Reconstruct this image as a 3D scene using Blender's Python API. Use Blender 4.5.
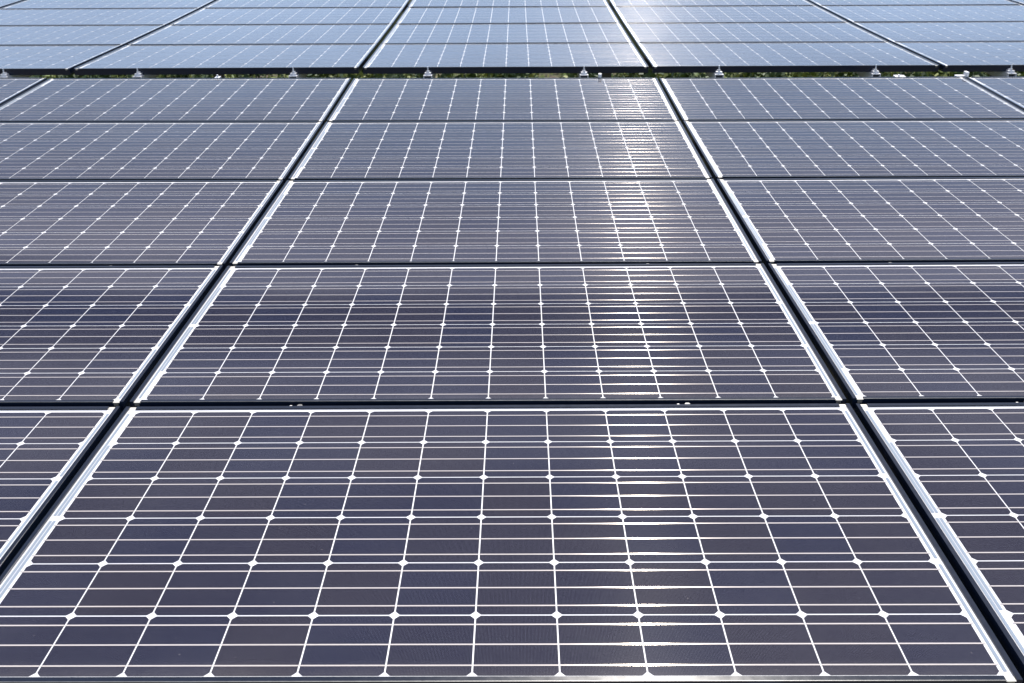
import bpy, bmesh, math, random
from mathutils import Matrix, Vector
random.seed(7)
for o in list(bpy.data.objects): bpy.data.objects.remove(o)
S = bpy.context.scene; COL = S.collection
R_ = math.radians
# ---------------------------------------------------------------- plane of the arrays -> world
CP = 0.127                       # cell pitch in metres: the unit the camera was solved in
TILT = R_(8.0)                   # hillside and arrays rise 8 degrees away from the camera
H0 = 1.20                        # ground is this far below the panels
T = Matrix.Translation((0, 0, H0)) @ Matrix.Rotation(TILT, 4, 'X')
# ---------------------------------------------------------------- camera
w = Vector((-1.12499347, -0.0124406177, -0.000221597))
RC = Matrix.Rotation(w.length, 3, w.normalized())        # plane -> camera axes
cam = bpy.data.cameras.new('camera'); co = bpy.data.objects.new('camera', cam); COL.objects.link(co)
cam.sensor_width = 36; cam.lens = 959.378 * 36 / 1024
cam.clip_start = 0.02; cam.clip_end = 3000
co.matrix_world = T @ (Matrix.Translation(Vector((0.588133, -8.194151, 8.10575)) * CP) @ RC.transposed().to_4x4())
cam.dof.use_dof = True; cam.dof.focus_distance = 1.9; cam.dof.aperture_fstop = 20
S.camera = co
# ---------------------------------------------------------------- sun and sky
sd = (T.to_3x3() @ Vector((0.122, 0.9925 * math.cos(R_(52)), 0.9925 * math.sin(R_(52))))).normalized()
SUN_E = math.asin(sd.z); SUN_A = math.atan2(sd.x, sd.y)
sl = bpy.data.lights.new('sun', 'SUN'); sl.energy = 4.0; sl.angle = R_(0.53); sl.color = (1, 0.95, 0.88)
so = bpy.data.objects.new('sun', sl); COL.objects.link(so)
so.rotation_euler = (-sd).to_track_quat('-Z', 'Y').to_euler(); so.location = (0, 0, 30)
W = bpy.data.worlds.new('World'); S.world = W; W.use_nodes = True
nt = W.node_tree; nt.nodes.clear()
def N(t, typ, **kw):
    n = t.nodes.new(typ)
    for k, v in kw.items(): setattr(n, k, v)
    return n
def math_n(t, op, a, b=None, c=None, clamp=False):
    n = t.nodes.new('ShaderNodeMath'); n.operation = op; n.use_clamp = clamp
    for k, s in enumerate((a, b, c)):
        if s is None: continue
        if isinstance(s, (int, float)): n.inputs[k].default_value = s
        else: t.links.new(s, n.inputs[k])
    return n.outputs[0]
def mixc(t, f, a, b, mode='MIX'):
    n = t.nodes.new('ShaderNodeMix'); n.data_type = 'RGBA'; n.blend_type = mode
    for s, k in ((f, 0), (a, 6), (b, 7)):
        if isinstance(s, (int, float)): n.inputs[k].default_value = s
        elif isinstance(s, tuple): n.inputs[k].default_value = s if len(s) == 4 else s + (1,)
        else: t.links.new(s, n.inputs[k])
    return n.outputs[2]
def ramp(t, fac, stops):
    n = t.nodes.new('ShaderNodeValToRGB'); e = n.color_ramp.elements
    while len(e) > 1: e.remove(e[-1])
    for k, (p, c) in enumerate(stops):
        el = e[0] if k == 0 else e.new(p)
        el.position = p; el.color = (c, c, c, 1) if isinstance(c, (int, float)) else c + (1,)
    t.links.new(fac, n.inputs[0]); return n.outputs[0]
sky = N(nt, 'ShaderNodeTexSky', sky_type='NISHITA'); sky.sun_disc = False
sky.sun_elevation = SUN_E; sky.sun_rotation = SUN_A; sky.air_density = 0.38; sky.dust_density = 0.3; sky.ozone_density = 1.6
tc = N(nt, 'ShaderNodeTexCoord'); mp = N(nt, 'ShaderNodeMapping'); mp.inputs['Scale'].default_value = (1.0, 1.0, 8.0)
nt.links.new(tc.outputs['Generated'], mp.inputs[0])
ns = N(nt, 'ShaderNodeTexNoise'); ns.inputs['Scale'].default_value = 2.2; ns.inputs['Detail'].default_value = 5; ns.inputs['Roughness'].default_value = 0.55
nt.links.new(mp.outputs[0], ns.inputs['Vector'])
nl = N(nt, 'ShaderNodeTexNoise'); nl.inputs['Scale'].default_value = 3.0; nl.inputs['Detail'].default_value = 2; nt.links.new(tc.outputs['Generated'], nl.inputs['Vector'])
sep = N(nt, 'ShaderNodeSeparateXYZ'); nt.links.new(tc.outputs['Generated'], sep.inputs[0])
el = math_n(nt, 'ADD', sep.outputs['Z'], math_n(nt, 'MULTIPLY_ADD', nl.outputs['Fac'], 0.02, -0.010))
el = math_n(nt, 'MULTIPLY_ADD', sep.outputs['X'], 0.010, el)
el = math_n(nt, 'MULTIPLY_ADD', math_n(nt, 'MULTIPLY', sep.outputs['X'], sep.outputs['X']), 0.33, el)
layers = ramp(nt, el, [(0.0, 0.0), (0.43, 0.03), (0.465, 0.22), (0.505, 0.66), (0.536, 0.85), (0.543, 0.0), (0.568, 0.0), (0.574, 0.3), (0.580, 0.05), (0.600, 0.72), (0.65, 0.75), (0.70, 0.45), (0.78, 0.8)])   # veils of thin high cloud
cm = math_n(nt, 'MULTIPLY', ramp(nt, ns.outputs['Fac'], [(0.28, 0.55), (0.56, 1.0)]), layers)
# bright patch added to the unseen sky for glare on the far panels
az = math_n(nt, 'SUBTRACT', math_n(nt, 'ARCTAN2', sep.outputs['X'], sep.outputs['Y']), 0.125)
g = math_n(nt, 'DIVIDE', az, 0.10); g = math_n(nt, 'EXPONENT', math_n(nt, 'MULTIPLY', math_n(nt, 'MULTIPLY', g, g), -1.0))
glare_patch = ramp(nt, sep.outputs['Z'], [(0.0, 0.3), (0.20, 0.26), (0.33, 0.25), (0.38, 0.20), (0.46, 0.15), (0.53, 0.10), (0.6, 0.0)])
c2 = math_n(nt, 'MULTIPLY', math_n(nt, 'MULTIPLY', g, glare_patch), ramp(nt, ns.outputs['Fac'], [(0.30, 0.35), (0.6, 1.0)]))
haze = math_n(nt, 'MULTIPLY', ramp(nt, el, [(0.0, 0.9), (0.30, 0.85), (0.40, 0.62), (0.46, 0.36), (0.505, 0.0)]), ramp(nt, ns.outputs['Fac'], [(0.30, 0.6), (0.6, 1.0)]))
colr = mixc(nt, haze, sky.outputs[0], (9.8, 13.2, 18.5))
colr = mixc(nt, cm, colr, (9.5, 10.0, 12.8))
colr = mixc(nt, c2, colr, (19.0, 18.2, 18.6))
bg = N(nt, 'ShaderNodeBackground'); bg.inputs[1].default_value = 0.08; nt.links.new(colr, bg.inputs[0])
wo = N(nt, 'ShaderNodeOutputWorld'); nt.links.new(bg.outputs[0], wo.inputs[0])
S.view_settings.view_transform = 'Standard'; S.view_settings.look = 'None'
S.view_settings.exposure = 0.35; S.view_settings.gamma = 1
S.render.engine = 'CYCLES'
# ---------------------------------------------------------------- materials
def mat(name):
    m = bpy.data.materials.new(name); m.use_nodes = True; t = m.node_tree
    return m, t, t.nodes['Principled BSDF']
def setp(b, **kw):
    for k, v in kw.items():
        k = k.replace('_', ' ')
        b.inputs[k].default_value = v if not (isinstance(v, tuple) and len(v) == 3) else v + (1,)
YB = 0.0125                      # origin of the cell grid above the near frame edge
YC, CPV = 0.0118, 0.1278         # cell rows inside a panel
def objxyz(t):
    c = N(t, 'ShaderNodeTexCoord'); s = N(t, 'ShaderNodeSeparateXYZ'); t.links.new(c.outputs['Object'], s.inputs[0])
    return c.outputs['Object'], s.outputs['X'], s.outputs['Y']
def cellhash(t, x, y, sub=1.0):
    ix = math_n(t, 'FLOOR', math_n(t, 'DIVIDE', math_n(t, 'ADD', x, 0.762), CP))
    iy = math_n(t, 'FLOOR', math_n(t, 'MULTIPLY', math_n(t, 'DIVIDE', math_n(t, 'SUBTRACT', y, YC), CPV), sub))
    oi = N(t, 'ShaderNodeObjectInfo'); cb = N(t, 'ShaderNodeCombineXYZ')
    t.links.new(ix, cb.inputs[0]); t.links.new(iy, cb.inputs[1])
    t.links.new(math_n(t, 'MULTIPLY', oi.outputs['Random'], 57.0), cb.inputs[2])
    wn = N(t, 'ShaderNodeTexWhiteNoise', noise_dimensions='3D'); t.links.new(cb.outputs[0], wn.inputs[0])
    return wn.outputs['Value'], wn.outputs['Color']
def tangent(t, b):
    g = N(t, 'ShaderNodeTangent', direction_type='UV_MAP'); g.uv_map = 'UVMap'; t.links.new(g.outputs[0], b.inputs['Tangent'])
COATR, COATI = 0.06, 1.47
# silicon cell under glass
M_cell, t, b = mat('silicon_cell')
ob, x, y = objxyz(t); hv, hc = cellhash(t, x, y)
base = mixc(t, ramp(t, hv, [(0.0, 0.0), (0.35, 0.25), (0.62, 0.8), (1.0, 1.0)]), (0.0045, 0.0062, 0.025), (0.0105, 0.0085, 0.0195))
n1 = N(t, 'ShaderNodeTexNoise'); n1.inputs['Scale'].default_value = 900; t.links.new(ob, n1.inputs['Vector'])
base = mixc(t, 0.12, base, n1.outputs['Color'], 'OVERLAY')
fx = math_n(t, 'FRACT', math_n(t, 'DIVIDE', x, 0.0021))
fm = math_n(t, 'LESS_THAN', fx, 0.07)
base = mixc(t, fm, base, (0.145, 0.145, 0.17))
# thin dust film: faint blotches, thicker along the lower frame edge where rain leaves it
nd = N(t, 'ShaderNodeTexNoise'); nd.inputs['Scale'].default_value = 7; nd.inputs['Detail'].default_value = 8; nd.inputs['Roughness'].default_value = 0.7; t.links.new(ob, nd.inputs['Vector'])
ns2 = N(t, 'ShaderNodeTexNoise'); ns2.inputs['Scale'].default_value = 150; ns2.inputs['Detail'].default_value = 3; t.links.new(ob, ns2.inputs['Vector'])
dust = math_n(t, 'MULTIPLY', ramp(t, nd.outputs['Fac'], [(0.40, 0.0), (0.75, 0.02)]), 1.0)
edge = math_n(t, 'MULTIPLY', ramp(t, y, [(0.012, 0.16), (0.045, 0.0)]), nd.outputs['Fac'])
speck = ramp(t, ns2.outputs['Fac'], [(0.74, 0.0), (0.78, 0.25)])
base = mixc(t, math_n(t, 'ADD', math_n(t, 'ADD', dust, edge), speck, clamp=True), base, (0.34, 0.31, 0.27))
t.links.new(base, b.inputs['Base Color'])
setp(b, Roughness=0.27, Specular_IOR_Level=0.003, Anisotropic=0.9, Anisotropic_Rotation=0.25, Coat_Weight=1.0, Coat_Roughness=COATR, Coat_IOR=COATI)
tangent(t, b)
# tinned copper ribbon under glass
def ribbon(name, col, rough, met, lit=0.0):
    m, t, b = mat(name); ob, x, y = objxyz(t); hv, hc = cellhash(t, x, y, 3.0)
    setp(b, Base_Color=col, Metallic=met, Anisotropic=1.0, Coat_Weight=0.6, Coat_Roughness=COATR, Coat_IOR=COATI)
    r = math_n(t, 'MULTIPLY_ADD', hv, 0.06, rough); t.links.new(r, b.inputs['Roughness'])
    s = N(t, 'ShaderNodeSeparateXYZ'); t.links.new(hc, s.inputs[0])
    t.links.new(math_n(t, 'MULTIPLY_ADD', s.outputs['Y'], 0.004, 0.248), b.inputs['Anisotropic Rotation'])
    tangent(t, b); return m
M_bus = ribbon('busbar_ribbon', (0.78, 0.70, 0.625), 0.150, 0.45)
M_cross = ribbon('cross_ribbon', (0.34, 0.40, 0.46), 0.35, 0.3)
M_back, t, b = mat('white_backsheet')
setp(b, Base_Color=(0.80, 0.80, 0.80), Roughness=0.6, Coat_Weight=0.6, Coat_Roughness=COATR, Coat_IOR=COATI)
def metal(name, col, rough, met, var=0.25, scale=60, spec=0.5):
    m, t, b = mat(name); c = N(t, 'ShaderNodeTexCoord'); n = N(t, 'ShaderNodeTexNoise')
    n.inputs['Scale'].default_value = scale; n.inputs['Detail'].default_value = 6; t.links.new(c.outputs['Object'], n.inputs['Vector'])
    lo = tuple(v * (1 - var) for v in col); hi = tuple(min(1, v * (1 + var)) for v in col)
    t.links.new(mixc(t, n.outputs['Fac'], lo, hi), b.inputs['Base Color'])
    t.links.new(math_n(t, 'MULTIPLY_ADD', n.outputs['Fac'], 0.12, rough - 0.06), b.inputs['Roughness'])
    setp(b, Metallic=met, Specular_IOR_Level=spec); return m
M_frame = metal('black_anodised_aluminium', (0.006, 0.011, 0.024), 0.20, 0.0, spec=0.32)
M_edge = metal('pale_glint_and_bolt', (0.22, 0.22, 0.22), 0.4, 0.6)  # pale grey: painted glint on the frame lip, also plain clamp bolts
M_cap = metal('pale_corner_key', (0.66, 0.63, 0.56), 0.5, 0.1)
M_brk = metal('dull_bracket', (0.22, 0.20, 0.16), 0.6, 0.2, 0.6, 200)
M_alu = metal('mill_aluminium', (0.74, 0.74, 0.75), 0.42, 0.55)
M_dark = metal('rail_hollow_shade', (0.05, 0.05, 0.05), 0.6, 0.3)  # dark colour painted as the shade inside the hollow rails
M_steel = metal('galvanised_steel', (0.20, 0.19, 0.18), 0.6, 0.3)
M_jbox = metal('black_plastic', (0.02, 0.02, 0.02), 0.5, 0.0)
# ground
M_ground, t, b = mat('hillside_soil_and_grass')
c = N(t, 'ShaderNodeTexCoord'); n = N(t, 'ShaderNodeTexNoise'); n.inputs['Scale'].default_value = 1.7; n.inputs['Detail'].default_value = 10
t.links.new(c.outputs['Object'], n.inputs['Vector'])
n2 = N(t, 'ShaderNodeTexNoise'); n2.inputs['Scale'].default_value = 22; n2.inputs['Detail'].default_value = 8; t.links.new(c.outputs['Object'], n2.inputs['Vector'])
cc = mixc(t, ramp(t, n.outputs['Fac'], [(0.4, 0.0), (0.6, 1.0)]), (0.13, 0.105, 0.07), (0.085, 0.12, 0.03))
cc = mixc(t, 0.6, cc, n2.outputs['Color'], 'OVERLAY'); hs = N(t, 'ShaderNodeHueSaturation'); hs.inputs['Saturation'].default_value = 0.85
t.links.new(cc, hs.inputs['Color']); t.links.new(hs.outputs[0], b.inputs['Base Color']); setp(b, Roughness=0.95, Specular_IOR_Level=0.1)
bp = N(t, 'ShaderNodeBump'); bp.inputs['Strength'].default_value = 0.7; bp.inputs['Distance'].default_value = 0.05
t.links.new(n2.outputs['Fac'], bp.inputs['Height']); t.links.new(bp.outputs[0], b.inputs['Normal'])
def leafmat(name, c1, c2):
    m, t, b = mat(name); g = N(t, 'ShaderNodeNewGeometry')
    t.links.new(mixc(t, g.outputs['Random Per Island'], c1, c2), b.inputs['Base Color'])
    setp(b, Roughness=0.6, Specular_IOR_Level=0.25); return m
M_weed = leafmat('yellow_green_leaves', (0.10, 0.15, 0.03), (0.28, 0.30, 0.08))
M_bush = leafmat('dark_green_leaves', (0.03, 0.055, 0.015), (0.07, 0.11, 0.03))
# ---------------------------------------------------------------- helpers
def box(bm, x0, x1, y0, y1, z0, z1):
    v = [bm.verts.new((x, y, z)) for z in (z0, z1) for y in (y0, y1) for x in (x0, x1)]
    for f in ((0, 2, 3, 1), (4, 5, 7, 6), (0, 1, 5, 4), (2, 6, 7, 3), (0, 4, 6, 2), (1, 3, 7, 5)):
        bm.faces.new([v[k] for k in f])
def prism(bm, cx, cy, r, z0, z1, n=6, r2=None):
    r2 = r if r2 is None else r2
    a = [bm.verts.new((cx + r * math.cos(2 * math.pi * k / n), cy + r * math.sin(2 * math.pi * k / n), z0)) for k in range(n)]
    c = [bm.verts.new((cx + r2 * math.cos(2 * math.pi * k / n), cy + r2 * math.sin(2 * math.pi * k / n), z1)) for k in range(n)]
    bm.faces.new(a[::-1]); bm.faces.new(c)
    for k in range(n): bm.faces.new((a[k], a[(k + 1) % n], c[(k + 1) % n], c[k]))
def quad(bm, x0, x1, y0, y1, z):
    bm.faces.new([bm.verts.new(p) for p in ((x0, y0, z), (x1, y0, z), (x1, y1, z), (x0, y1, z))])
def link(name, bm, m, parent=None, uv=False, bevel=0):
    me = bpy.data.meshes.new(name)
    if uv:
        l = bm.loops.layers.uv.new('UVMap')
        for f in bm.faces:
            for lo in f.loops: lo[l].uv = (lo.vert.co.x, lo.vert.co.y)
    bm.to_mesh(me); bm.free(); me.materials.append(m)
    o = bpy.data.objects.new(name, me); COL.objects.link(o); o.parent = parent
    if bevel:
        md = o.modifiers.new('bevel', 'BEVEL'); md.width = bevel; md.segments = 2; md.limit_method = 'ANGLE'
    return o
def tag(o, label=None, cat=None, group=None, kind=None):
    for k, v in (('label', label), ('category', cat), ('group', group), ('kind', kind)):
        if v: o[k] = v
    return o
def thing(name):
    o = bpy.data.objects.new(name, None); o.empty_display_size = 0.1; COL.objects.link(o); return o
def copy_tree(o, parent=None):
    c = o.copy(); COL.objects.link(c); c.parent = parent
    for ch in list(o.children): copy_tree(ch, c)
    return c
# ---------------------------------------------------------------- ground, one sheet
def gz(yy):                       # slope of the arrays near them, easing off to level
    s = math.tan(TILT)
    if yy < -14: return -14 * s - 0.0
    if yy < 26: return yy * s
    return 26 * s + (1 - math.exp(-(yy - 26) / 30.0)) * 30 * s
bm = bmesh.new(); ys = [-600, -200, -60, -14.5, -14] + [-13 + k * .5 for k in range(78)] + [26.5, 30, 36, 45, 60, 90, 140, 250, 500, 900]
xs = [-900, -300, -100, -40, -20] + [-12 + k for k in range(25)] + [20, 40, 100, 300, 900]
G = []
for yy in ys:
    rowv = []
    for xx in xs:
        near = abs(xx) < 15 and -6 < yy < 26
        rowv.append(bm.verts.new((xx, yy, gz(yy) - 0.02 + (random.uniform(-.03, .03) if near else 0))))
    G.append(rowv)
for a in range(len(ys) - 1):
    for c_ in range(len(xs) - 1): bm.faces.new((G[a][c_], G[a][c_ + 1], G[a + 1][c_ + 1], G[a + 1][c_]))
go = link('ground', bm, M_ground); tag(go, kind='structure')
for p in go.data.polygons: p.use_smooth = True
M_bounce, t, b = mat('bounce_gravel')
c = N(t, 'ShaderNodeTexCoord'); n = N(t, 'ShaderNodeTexNoise'); n.inputs['Scale'].default_value = 45; n.inputs['Detail'].default_value = 9; t.links.new(c.outputs['Object'], n.inputs['Vector'])
t.links.new(ramp(t, n.outputs['Fac'], [(0.3, (0.16, 0.13, 0.10)), (0.6, (0.42, 0.36, 0.28))]), b.inputs['Base Color']); setp(b, Roughness=0.95)
bp = N(t, 'ShaderNodeBump'); bp.inputs['Distance'].default_value = 0.02; t.links.new(n.outputs['Fac'], bp.inputs['Height']); t.links.new(bp.outputs[0], b.inputs['Normal'])
bm = bmesh.new()
V = [[bm.verts.new((xx, yy + 0.12 * math.sin(xx * 1.3), gz(yy) + 0.025)) for xx in [k * .5 - 12 for k in range(49)]] for yy in (-3.6, -3, -2.4, -1.8, -1.2, -.6, .1)]
for a in range(6):
    for k in range(48): bm.faces.new((V[a][k], V[a][k + 1], V[a + 1][k + 1], V[a + 1][k]))
tag(link('bounce_path', bm, M_bounce), kind='structure')  # unseen pale strip, added to bounce light onto the near frame face
# ---------------------------------------------------------------- the solar panel
XL, XR, HH, LIP, SL = -0.7905, 0.7850, 0.7980, 0.0105, 0.0085
def make_panel():
    root = thing('solar_panel'); ZT = 0.0015; ZB = -0.0345
    xi0, xi1 = XL + SL, XR - SL; y0, y1 = 0.009, HH - LIP
    K = 0.015
    bm = bmesh.new()
    # side rails: lip, outer wall, bottom flange
    for s, xa, xb in ((0, XL, xi0), (1, xi1, XR)):
        box(bm, xa, xb, 0, HH, -0.0014, ZT)
        wx = (xa, xa + 0.002) if s == 0 else (xb - 0.002, xb)
        box(bm, wx[0], wx[1], 0, HH, ZB, -0.0014)
        fx_ = (xa + 0.002, xa + 0.026) if s == 0 else (xb - 0.026, xb - 0.002)
        box(bm, fx_[0], fx_[1], 0.002, HH - 0.002, ZB, ZB + 0.002)
    for s, ya, yb in ((0, 0, y0), (1, y1, HH)):
        box(bm, xi0 + K, xi1 - K, ya, yb, -0.0014, ZT - 0.0002)
        wy = (ya, ya + 0.002) if s == 0 else (yb - 0.002, yb)
        box(bm, XL + 0.002, XR - 0.002, wy[0] + (0.0003 if s == 0 else -0.0003), wy[1], ZB, -0.0014)
        fy = (ya + 0.0021, ya + 0.026) if s == 0 else (yb - 0.026, yb - 0.0021)
        box(bm, XL + 0.0265, XR - 0.0265, fy[0], fy[1], ZB, ZB + 0.002)
    f = link('frame', bm, M_frame, root, bevel=0.0004)
    bm = bmesh.new(); box(bm, xi0 + K, xi1 - K, -0.0010, -0.0001, 0.0002, 0.0017)  # pale strip stands in for the glint along the lip's front edge
    link('edge_glint_strip', bm, M_edge, f)
    for xa, xb in ((xi0, xi0 + K), (xi1 - K, xi1)):
        for ya, yb, ow in ((0.0, y0, -0.0004), (y1, HH, 0.0004)):
            bm = bmesh.new(); box(bm, xa + 0.0002, xb - 0.0002, ya, yb, -0.0021, -0.0011)
            link('corner_key', bm, M_cap, f)
            if ow < 0:
                bm = bmesh.new(); box(bm, xa + 0.002, xb - 0.003, ya - 0.0008, ya - 0.0001, -0.010, -0.0016)
                link('corner_bracket', bm, M_brk, f)
    bm = bmesh.new(); quad(bm, xi0 - 0.004, xi1 + 0.004, y0 - 0.004, y1 + 0.004, -0.0022)
    box(bm, xi0 - 0.004, xi1 + 0.004, y0 - 0.004, y1 + 0.004, -0.0068, -0.0026)
    link('backsheet', bm, M_back, root)
    bm = bmesh.new(); hc = 0.0623; rr = 0.0832; lim = math.sqrt(rr * rr - hc * hc)
    a0 = math.atan2(lim, hc); a1 = math.pi / 2 - a0; corner = [(rr * math.cos(a0 + (a1 - a0) * k / 4), rr * math.sin(a0 + (a1 - a0) * k / 4)) for k in range(5)]
    loop = []
    for q in range(4):
        ca, sa = round(math.cos(q * math.pi / 2)), round(math.sin(q * math.pi / 2))
        loop += [((ca * px - sa * py) * 1.0005, (sa * px + ca * py) * 1.004) for px, py in corner]
    for i in range(12):
        for j in range(6):
            cx, cy = (i - 5.5) * CP, YC + (j + .5) * CPV
            bm.faces.new([bm.verts.new((cx + px, cy + py, -0.0018)) for px, py in loop])
    link('solar_cells', bm, M_cell, root, uv=True)
    bm = bmesh.new()
    for j in range(6):
        for k in range(3):
            cy = YC + (j + (k + .5) / 3) * CPV
            for i in range(12):
                xa, xb = (i - 6) * CP + 0.0012, (i - 5) * CP - 0.0012
                if i == 0: xa -= 0.004
                if i == 11: xb += 0.004
                quad(bm, xa, xb, cy - 0.0014, cy + 0.0014, -0.0014)
    link('busbars', bm, M_bus, root, uv=True)
    def rib(xa, ja, jb):
        bm = bmesh.new(); quad(bm, xa, xa + 0.0054, YC + ja * CPV + 0.008, YC + jb * CPV - 0.008, -0.0014)
        link('cross_connector', bm, M_cross, root, uv=True)
    for ja in (0, 2, 4): rib(0.7665, ja, ja + 2)
    rib(-0.7715, 1, 3); rib(-0.7715, 3, 5); rib(-0.7785, 0, 3); rib(-0.7785, 3, 6)
    bm = bmesh.new(); box(bm, -0.06, 0.06, HH - 0.16, HH - 0.05, -0.026, -0.0070)
    link('junction_box', bm, M_jbox, root, bevel=0.003)
    return root
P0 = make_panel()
PU, PV = 12.5166, 6.43311
PU1 = PU + 0.08
U2, V2, RZ1 = -0.0236, 34.6216, 0.0020638
def WA(arr, u, v):                # height of the array surface in cells: the arrays follow the slope and sag a little
    if arr == 0: return 0.000885744 * v * v - 0.000232423 * u * v + 0.00007414 * u * u
    return 0.9087827 + 0.00888238 * v - 0.00540634 * u + 0.000541583 * v * v
KV = (0.000885744, 0.000541583)
def W0(v): return WA(0, 0, v)
def on_array(arr, u, v):          # u, v in cells -> position in metres, slopes
    wv = WA(arr, u, v); sv = (WA(arr, u, v + 3) - WA(arr, u, v - 3)) / 6; su = (WA(arr, u + 3, v) - WA(arr, u - 3, v)) / 6
    if arr: return (u + U2 - RZ1 * v) * CP, (v + V2 + RZ1 * u) * CP, wv * CP, sv, su
    return u * CP, v * CP, wv * CP, sv, su
def put(o, arr, u, v, dz=0.0, dv=0.0, jit=0.0, slope=None):
    """stand o on the array surface at cell coordinates u, v; dz, dv are metres in the local frame"""
    x, y, z, sv, su = on_array(arr, u, v)
    if slope is not None: sv = slope
    m = Matrix.Translation((x, y, z)) @ Matrix.Rotation(RZ1 if arr else 0.0, 4, 'Z') @ Matrix.Rotation(math.atan(sv) + random.gauss(0, jit), 4, 'X') @ Matrix.Rotation(-math.atan(su) + random.gauss(0, jit), 4, 'Y') @ Matrix.Translation((0, dv, dz))
    o.matrix_world = T @ m
def place(o, u, v, wv, slope=0.0, jit=0.0):
    """u, v, wv in metres of the array plane"""
    m = Matrix.Translation((u, v, wv)) @ Matrix.Rotation(math.atan(slope) + random.gauss(0, jit), 4, 'X') @ Matrix.Rotation(random.gauss(0, jit), 4, 'Y')
    o.matrix_world = T @ m
ROW0 = ['nearest row', 'second row', 'third row', 'fourth row', 'farthest row']
ROW1 = ['first row', 'second row', 'third row', 'fourth row', 'last row']
CN = {0: 'centre column', -1: 'inner left column', 1: 'inner right column', -2: 'outer left column',
      2: 'outer right column', -3: 'far left column', 3: 'far right column'}
EXTRA = {(0, 0): 'large dark', (0, 1): 'dark blue-banded'}
first = True
for arr, cr in ((0, range(-2, 3)), (1, range(-3, 4))):
    for r in range(5):
        for c_ in cr:
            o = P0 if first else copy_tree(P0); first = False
            va = r * PV; put(o, arr, c_ * (PU1 if arr else PU), va + 3.0, 0, -3.0 * CP - YB, 0.0007)
            if arr == 0: lab = f"black-framed solar panel, {ROW0[r]} of front array, {CN[c_]}"
            else: lab = f"sky-blue reflecting solar panel, {ROW1[r]} of rear array, {CN[c_]}"
            tag(o, lab, 'solar panel', 'solar panels of the front array' if arr == 0 else 'solar panels of the rear array')
# ---------------------------------------------------------------- rails, clamps, beams, posts
def tube_bm(w2, h, y0, y1, th=0.0025, z1=0.0):
    bm = bmesh.new(); box(bm, -w2, w2, y0, y1, z1 - th, z1); box(bm, -w2, w2, y0, y1, z1 - h, z1 - h + th)
    box(bm, -w2, -w2 + th, y0, y1, z1 - h + th, z1 - th); box(bm, w2 - th, w2, y0, y1, z1 - h + th, z1 - th); return bm
def curved_tube(w2, h, th, y0, y1, kv, n=14):
    bm = bmesh.new(); rings = []
    for k in range(n + 1):
        y = y0 + (y1 - y0) * k / n; z = kv / CP * max(y, 0) ** 2
        rings.append([bm.verts.new((sx * a, y, z - zz)) for a, pts in ((w2, ((-1, 0), (1, 0), (1, h), (-1, h))), (w2 - th, ((-1, th), (1, th), (1, h - th), (-1, h - th)))) for sx, zz in pts])
    for k in range(n):
        A, B = rings[k], rings[k + 1]
        for q in range(4):
            q2 = (q + 1) % 4
            bm.faces.new((A[q], A[q2], B[q2], B[q])); bm.faces.new((A[4 + q2], A[4 + q], B[4 + q], B[4 + q2]))
    for A in (rings[0], rings[-1]):
        for q in range(4): bm.faces.new((A[q], A[(q + 1) % 4], A[4 + (q + 1) % 4], A[4 + q]))
    bmesh.ops.recalc_face_normals(bm, faces=bm.faces)
    return bm
def make_rail(y0, y1, arr):
    root = thing('mounting_rail')
    link('rail_profile', curved_tube(0.0235, 0.045, 0.0042, y0, y1, KV[arr]), M_alu, root)
    bm = bmesh.new(); box(bm, -0.019, 0.019, y0 + 0.02, y0 + 0.024, -0.040, -0.005); link('hollow_shade_plate', bm, M_dark, root)  # dark plate across the tube stands for shade in the hollow end
    return root
SIDE = {-1: 'left rail', 1: 'right rail'}
def end_clamp():
    root = thing('end_clamp')
    bm = bmesh.new(); box(bm, -0.017, 0.017, -0.034, -0.0022, 0.0, 0.012); box(bm, -0.009, 0.009, -0.010, -0.0022, 0.012, 0.019)
    link('clamp_block', bm, M_alu, root, bevel=0.001)
    bm = bmesh.new(); prism(bm, 0, -0.022, 0.0085, 0.012, 0.020); prism(bm, 0, -0.022, 0.0042, 0.020, 0.043, 8, 0.0032)
    link('bolt', bm, M_alu, root)
    return root
def mid_clamp():
    root = thing('mid_clamp')
    bm = bmesh.new(); box(bm, -0.025, 0.025, -0.0075, 0.0075, -0.034, -0.014); link('clamp_body', bm, M_frame, root, bevel=0.001)
    bm = bmesh.new(); prism(bm, 0.009, 0, 0.0062, -0.0139, -0.0045); link('bolt', bm, M_edge, root)
    bm = bmesh.new(); prism(bm, -0.011, 0, 0.0035, -0.0139, -0.006, 8); link('earthing_pin', bm, M_alu, root)
    return root
L0 = 5 * PV * CP
rail0 = rail1 = ec = mc = None
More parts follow.
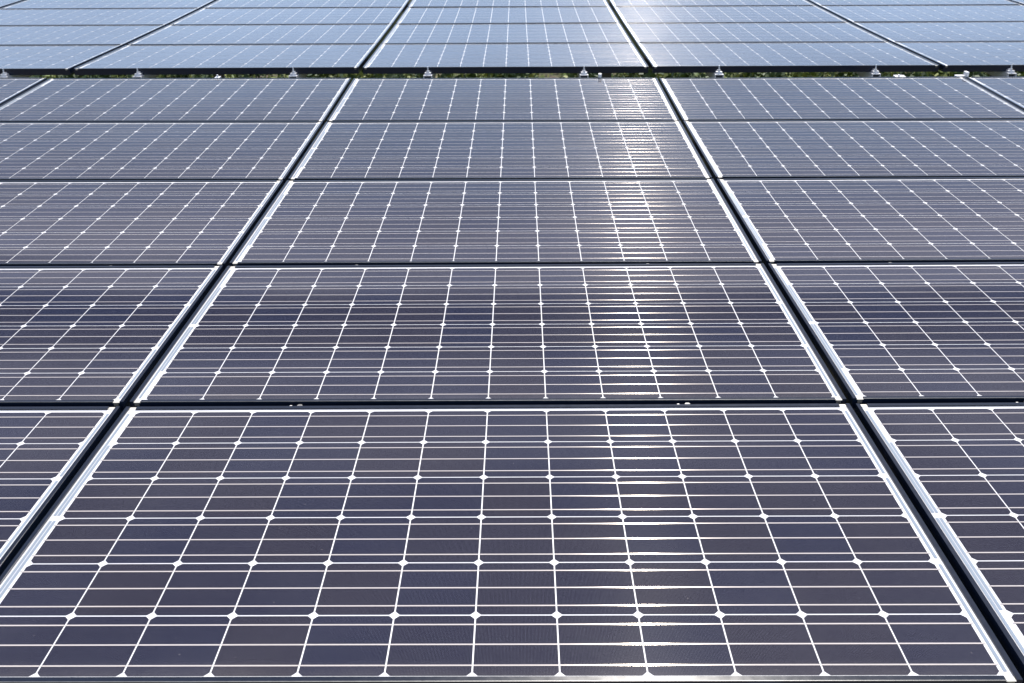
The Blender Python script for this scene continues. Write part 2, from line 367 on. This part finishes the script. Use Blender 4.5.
for arr, cr in ((0, range(-2, 3)), (1, range(-3, 4))):
    for c_ in cr:
        for s in (-1, 1):
            u = (c_ * PU + s * 3.38) * CP
            # a rail follows the gentle sag of the front array: laid along its chord
            uc = u / CP + (c_ * (PU1 - PU) if arr else 0)
            sl0 = (WA(arr, uc, 0.01) - WA(arr, uc, 0)) / 0.01
            if arr == 0:
                if rail0 is None: rail0 = rail = make_rail(-0.045, L0 - 0.03, 0)
                else: rail = copy_tree(rail0)
                put(rail, 0, uc, 0, -0.0365, -YB, slope=sl0)
                tag(rail, f"silver hollow rail under the {CN[c_]} of front array, {SIDE[s]}", 'rail', 'mounting rails of the front array')
                for r in range(1, 5):
                    if mc is None: mc = m_ = mid_clamp()
                    else: m_ = copy_tree(mc)
                    put(m_, 0, uc + random.uniform(-.08, .08), r * PV, 0, -YB - 0.0105)
                    tag(m_, f"tiny clamp in {['', 'first', 'second', 'third', 'fourth'][r]} row gap of front array, {CN[c_]}, {SIDE[s]}", 'clamp', 'mid clamps between the panel rows')
            else:
                if rail1 is None: rail1 = rail = make_rail(-0.050, L0 - 0.03, 1)
                else: rail = copy_tree(rail1)
                put(rail, 1, uc, 0, -0.0360, -YB, slope=sl0)
                tag(rail, f"silver open-ended rail poking out under rear array, {CN[c_]}, {SIDE[s]}", 'rail', 'mounting rails of the rear array')
                if ec is None: ec = e = end_clamp()
                else: e = copy_tree(ec)
                put(e, 1, uc, 0, -0.0359, -YB, slope=sl0)
                tag(e, f"silver end clamp with upright bolt, rear array, {CN[c_]}, {SIDE[s]}", 'clamp', 'end clamps of the rear array')
# clamps standing on the far edge of the front array
yfar = 4 * PV * CP - YB + HH; zfar = W0(4 * PV + 6.2) * CP
def edge_piece(name, parts, u, label, dy=0.0):
    root = thing(name)
    for nm, fn in parts:
        bm = bmesh.new(); fn(bm); link(nm, bm, M_alu, root, bevel=0.0006)
    put(root, 0, u / CP, 4 * PV + (HH - YB) / CP, -0.005, 0); tag(root, label, 'clamp'); return root
edge_piece('edge_clamp', [('clamp_plate', lambda b_: box(b_, -0.026, 0.026, 0.001, 0.05, -0.006, 0.004)), ('bolt', lambda b_: prism(b_, -0.008, 0.02, 0.006, 0.0041, 0.013))],
           16.17 * CP, 'flat pale clamp plate with bolt on far edge of front array, right side')
edge_piece('edge_clamp', [('clamp_plate', lambda b_: box(b_, -0.012, 0.012, 0.001, 0.04, -0.01, 0.006)), ('bolt', lambda b_: prism(b_, 0, 0.02, 0.005, 0.0061, 0.018))],
           -11.87 * CP, 'small pale clamp sticking up behind front array, first column left of centre')
edge_piece('edge_clamp', [('clamp_plate', lambda b_: box(b_, -0.008, 0.008, 0.001, 0.02, -0.02, 0.024)), ('bolt', lambda b_: prism(b_, 0, 0.010, 0.004, 0.0241, 0.027))],
           3.86 * CP, 'upright white clamp post behind the far edge of front array, centre column')
edge_piece('edge_clamp', [('clamp_plate', lambda b_: box(b_, -0.05, -0.006, 0.001, 0.03, -0.01, 0.009)), ('bolt', lambda b_: box(b_, -0.005, 0.012, 0.001, 0.03, -0.02, 0.028))],
           18.80 * CP, 'silver L-shaped clamp above the right-hand column gap of front array')
# cross beams and posts
def beam(L, arr, which):
    bm = tube_bm(0.03, 0.06, -L, L); bmesh.ops.rotate(bm, verts=bm.verts, cent=(0, 0, 0), matrix=Matrix.Rotation(math.pi / 2, 3, 'Z'))
    return link('cross_beam', bm, M_steel)
post0 = None
def post(h):
    bm = bmesh.new(); box(bm, -0.03, 0.03, -0.003, 0.003, -h, 0); box(bm, -0.03, -0.025, 0.0032, 0.03, -h, 0); box(bm, 0.025, 0.03, 0.0032, 0.03, -h, 0)
    root = thing('support_post'); link('post_profile', bm, M_steel, root)
    bm = bmesh.new(); box(bm, -0.05, 0.05, -0.05, 0.05, -0.006, -0.0002); link('head_plate', bm, M_steel, root); return root
POSTN = {-2: 'far left', -1: 'left', 0: 'middle', 1: 'right', 2: 'far right'}
for arr, L in ((0, 4.1), (1, 5.7)):
    for k, vv in enumerate((0.75, 3.2)):
        v = vv + (V2 * CP if arr else 0)
        wv = WA(arr, 0, vv / CP) * CP - 0.0365 - 0.049
        bo = beam(L, arr, k); su_ = (WA(arr, 3, vv / CP) - WA(arr, -3, vv / CP)) / 6; bo.matrix_world = T @ Matrix.Translation((0, v, wv)) @ Matrix.Rotation(-math.atan(su_), 4, 'Y')
        tag(bo, f"dark steel cross beam under the {'rear' if arr else 'front'} array, {'far' if k else 'near'} side", 'beam')
        for q in (-2, -1, 0, 1, 2):
            if post0 is None: post0 = po = post(1.25)
            else: po = copy_tree(post0)
            wp = T @ Vector((q * (1.9 if not arr else 2.45) + (0.62 if arr else 0.2), v, wv - 0.066 + su_ * (q * (1.9 if not arr else 2.45) + (0.62 if arr else 0.2))))
            po.matrix_world = Matrix.Translation(wp)
            tag(po, f"dark steel post on the {'far' if k else 'near'} beam of the {'rear' if arr else 'front'} array, {POSTN[q]}", 'post', 'support posts under the arrays')
# ---------------------------------------------------------------- vegetation beyond the rear array
def leaves(bm, cx, cy, cz, rx, rz, n, size):
    for _ in range(n):
        a = random.uniform(0, 2 * math.pi); rr = math.sqrt(random.random()) * rx; h = random.random() ** 0.8 * rz * (1 - 0.5 * (rr / rx) ** 2)
        p = Vector((cx + rr * math.cos(a), cy + rr * math.sin(a), cz + h))
        d = Vector((random.gauss(0, 1), random.gauss(0, 1), random.gauss(0.6, .7))).normalized(); s = d.cross(Vector((random.gauss(0, 1), random.gauss(0, 1), random.gauss(0, 1)))).normalized()
        l = size * random.uniform(.6, 1.5); wd = l * 0.32
        bm.faces.new([bm.verts.new(p + q) for q in (-d * l * .5, s * wd - d * l * .05, d * l * .5, -s * wd - d * l * .05)])
bmw = bmesh.new(); bmb = bmesh.new()
for k in range(1900):
    x_ = random.uniform(-10, 10); y_ = 8.9 + 8 * random.random() ** 1.6
    if random.random() < .78: leaves(bmw, x_, y_, gz(y_), random.uniform(.12, .32), random.uniform(.08, .28), 45, .075)
    else: leaves(bmb, x_, y_, gz(y_), random.uniform(.15, .4), random.uniform(.2, .42), 90, .07)
for k in range(160):
    x_ = random.uniform(-8, 8); y_ = random.uniform(-4, -1.2); leaves(bmw, x_, y_, gz(y_), .2, .15, 30, .07)
tag(link('weeds', bmw, M_weed), kind='stuff', label='yellow-green weeds covering the slope', cat='weeds')
tag(link('undergrowth', bmb, M_bush), kind='stuff', label='dark green leafy undergrowth among the weeds', cat='undergrowth')
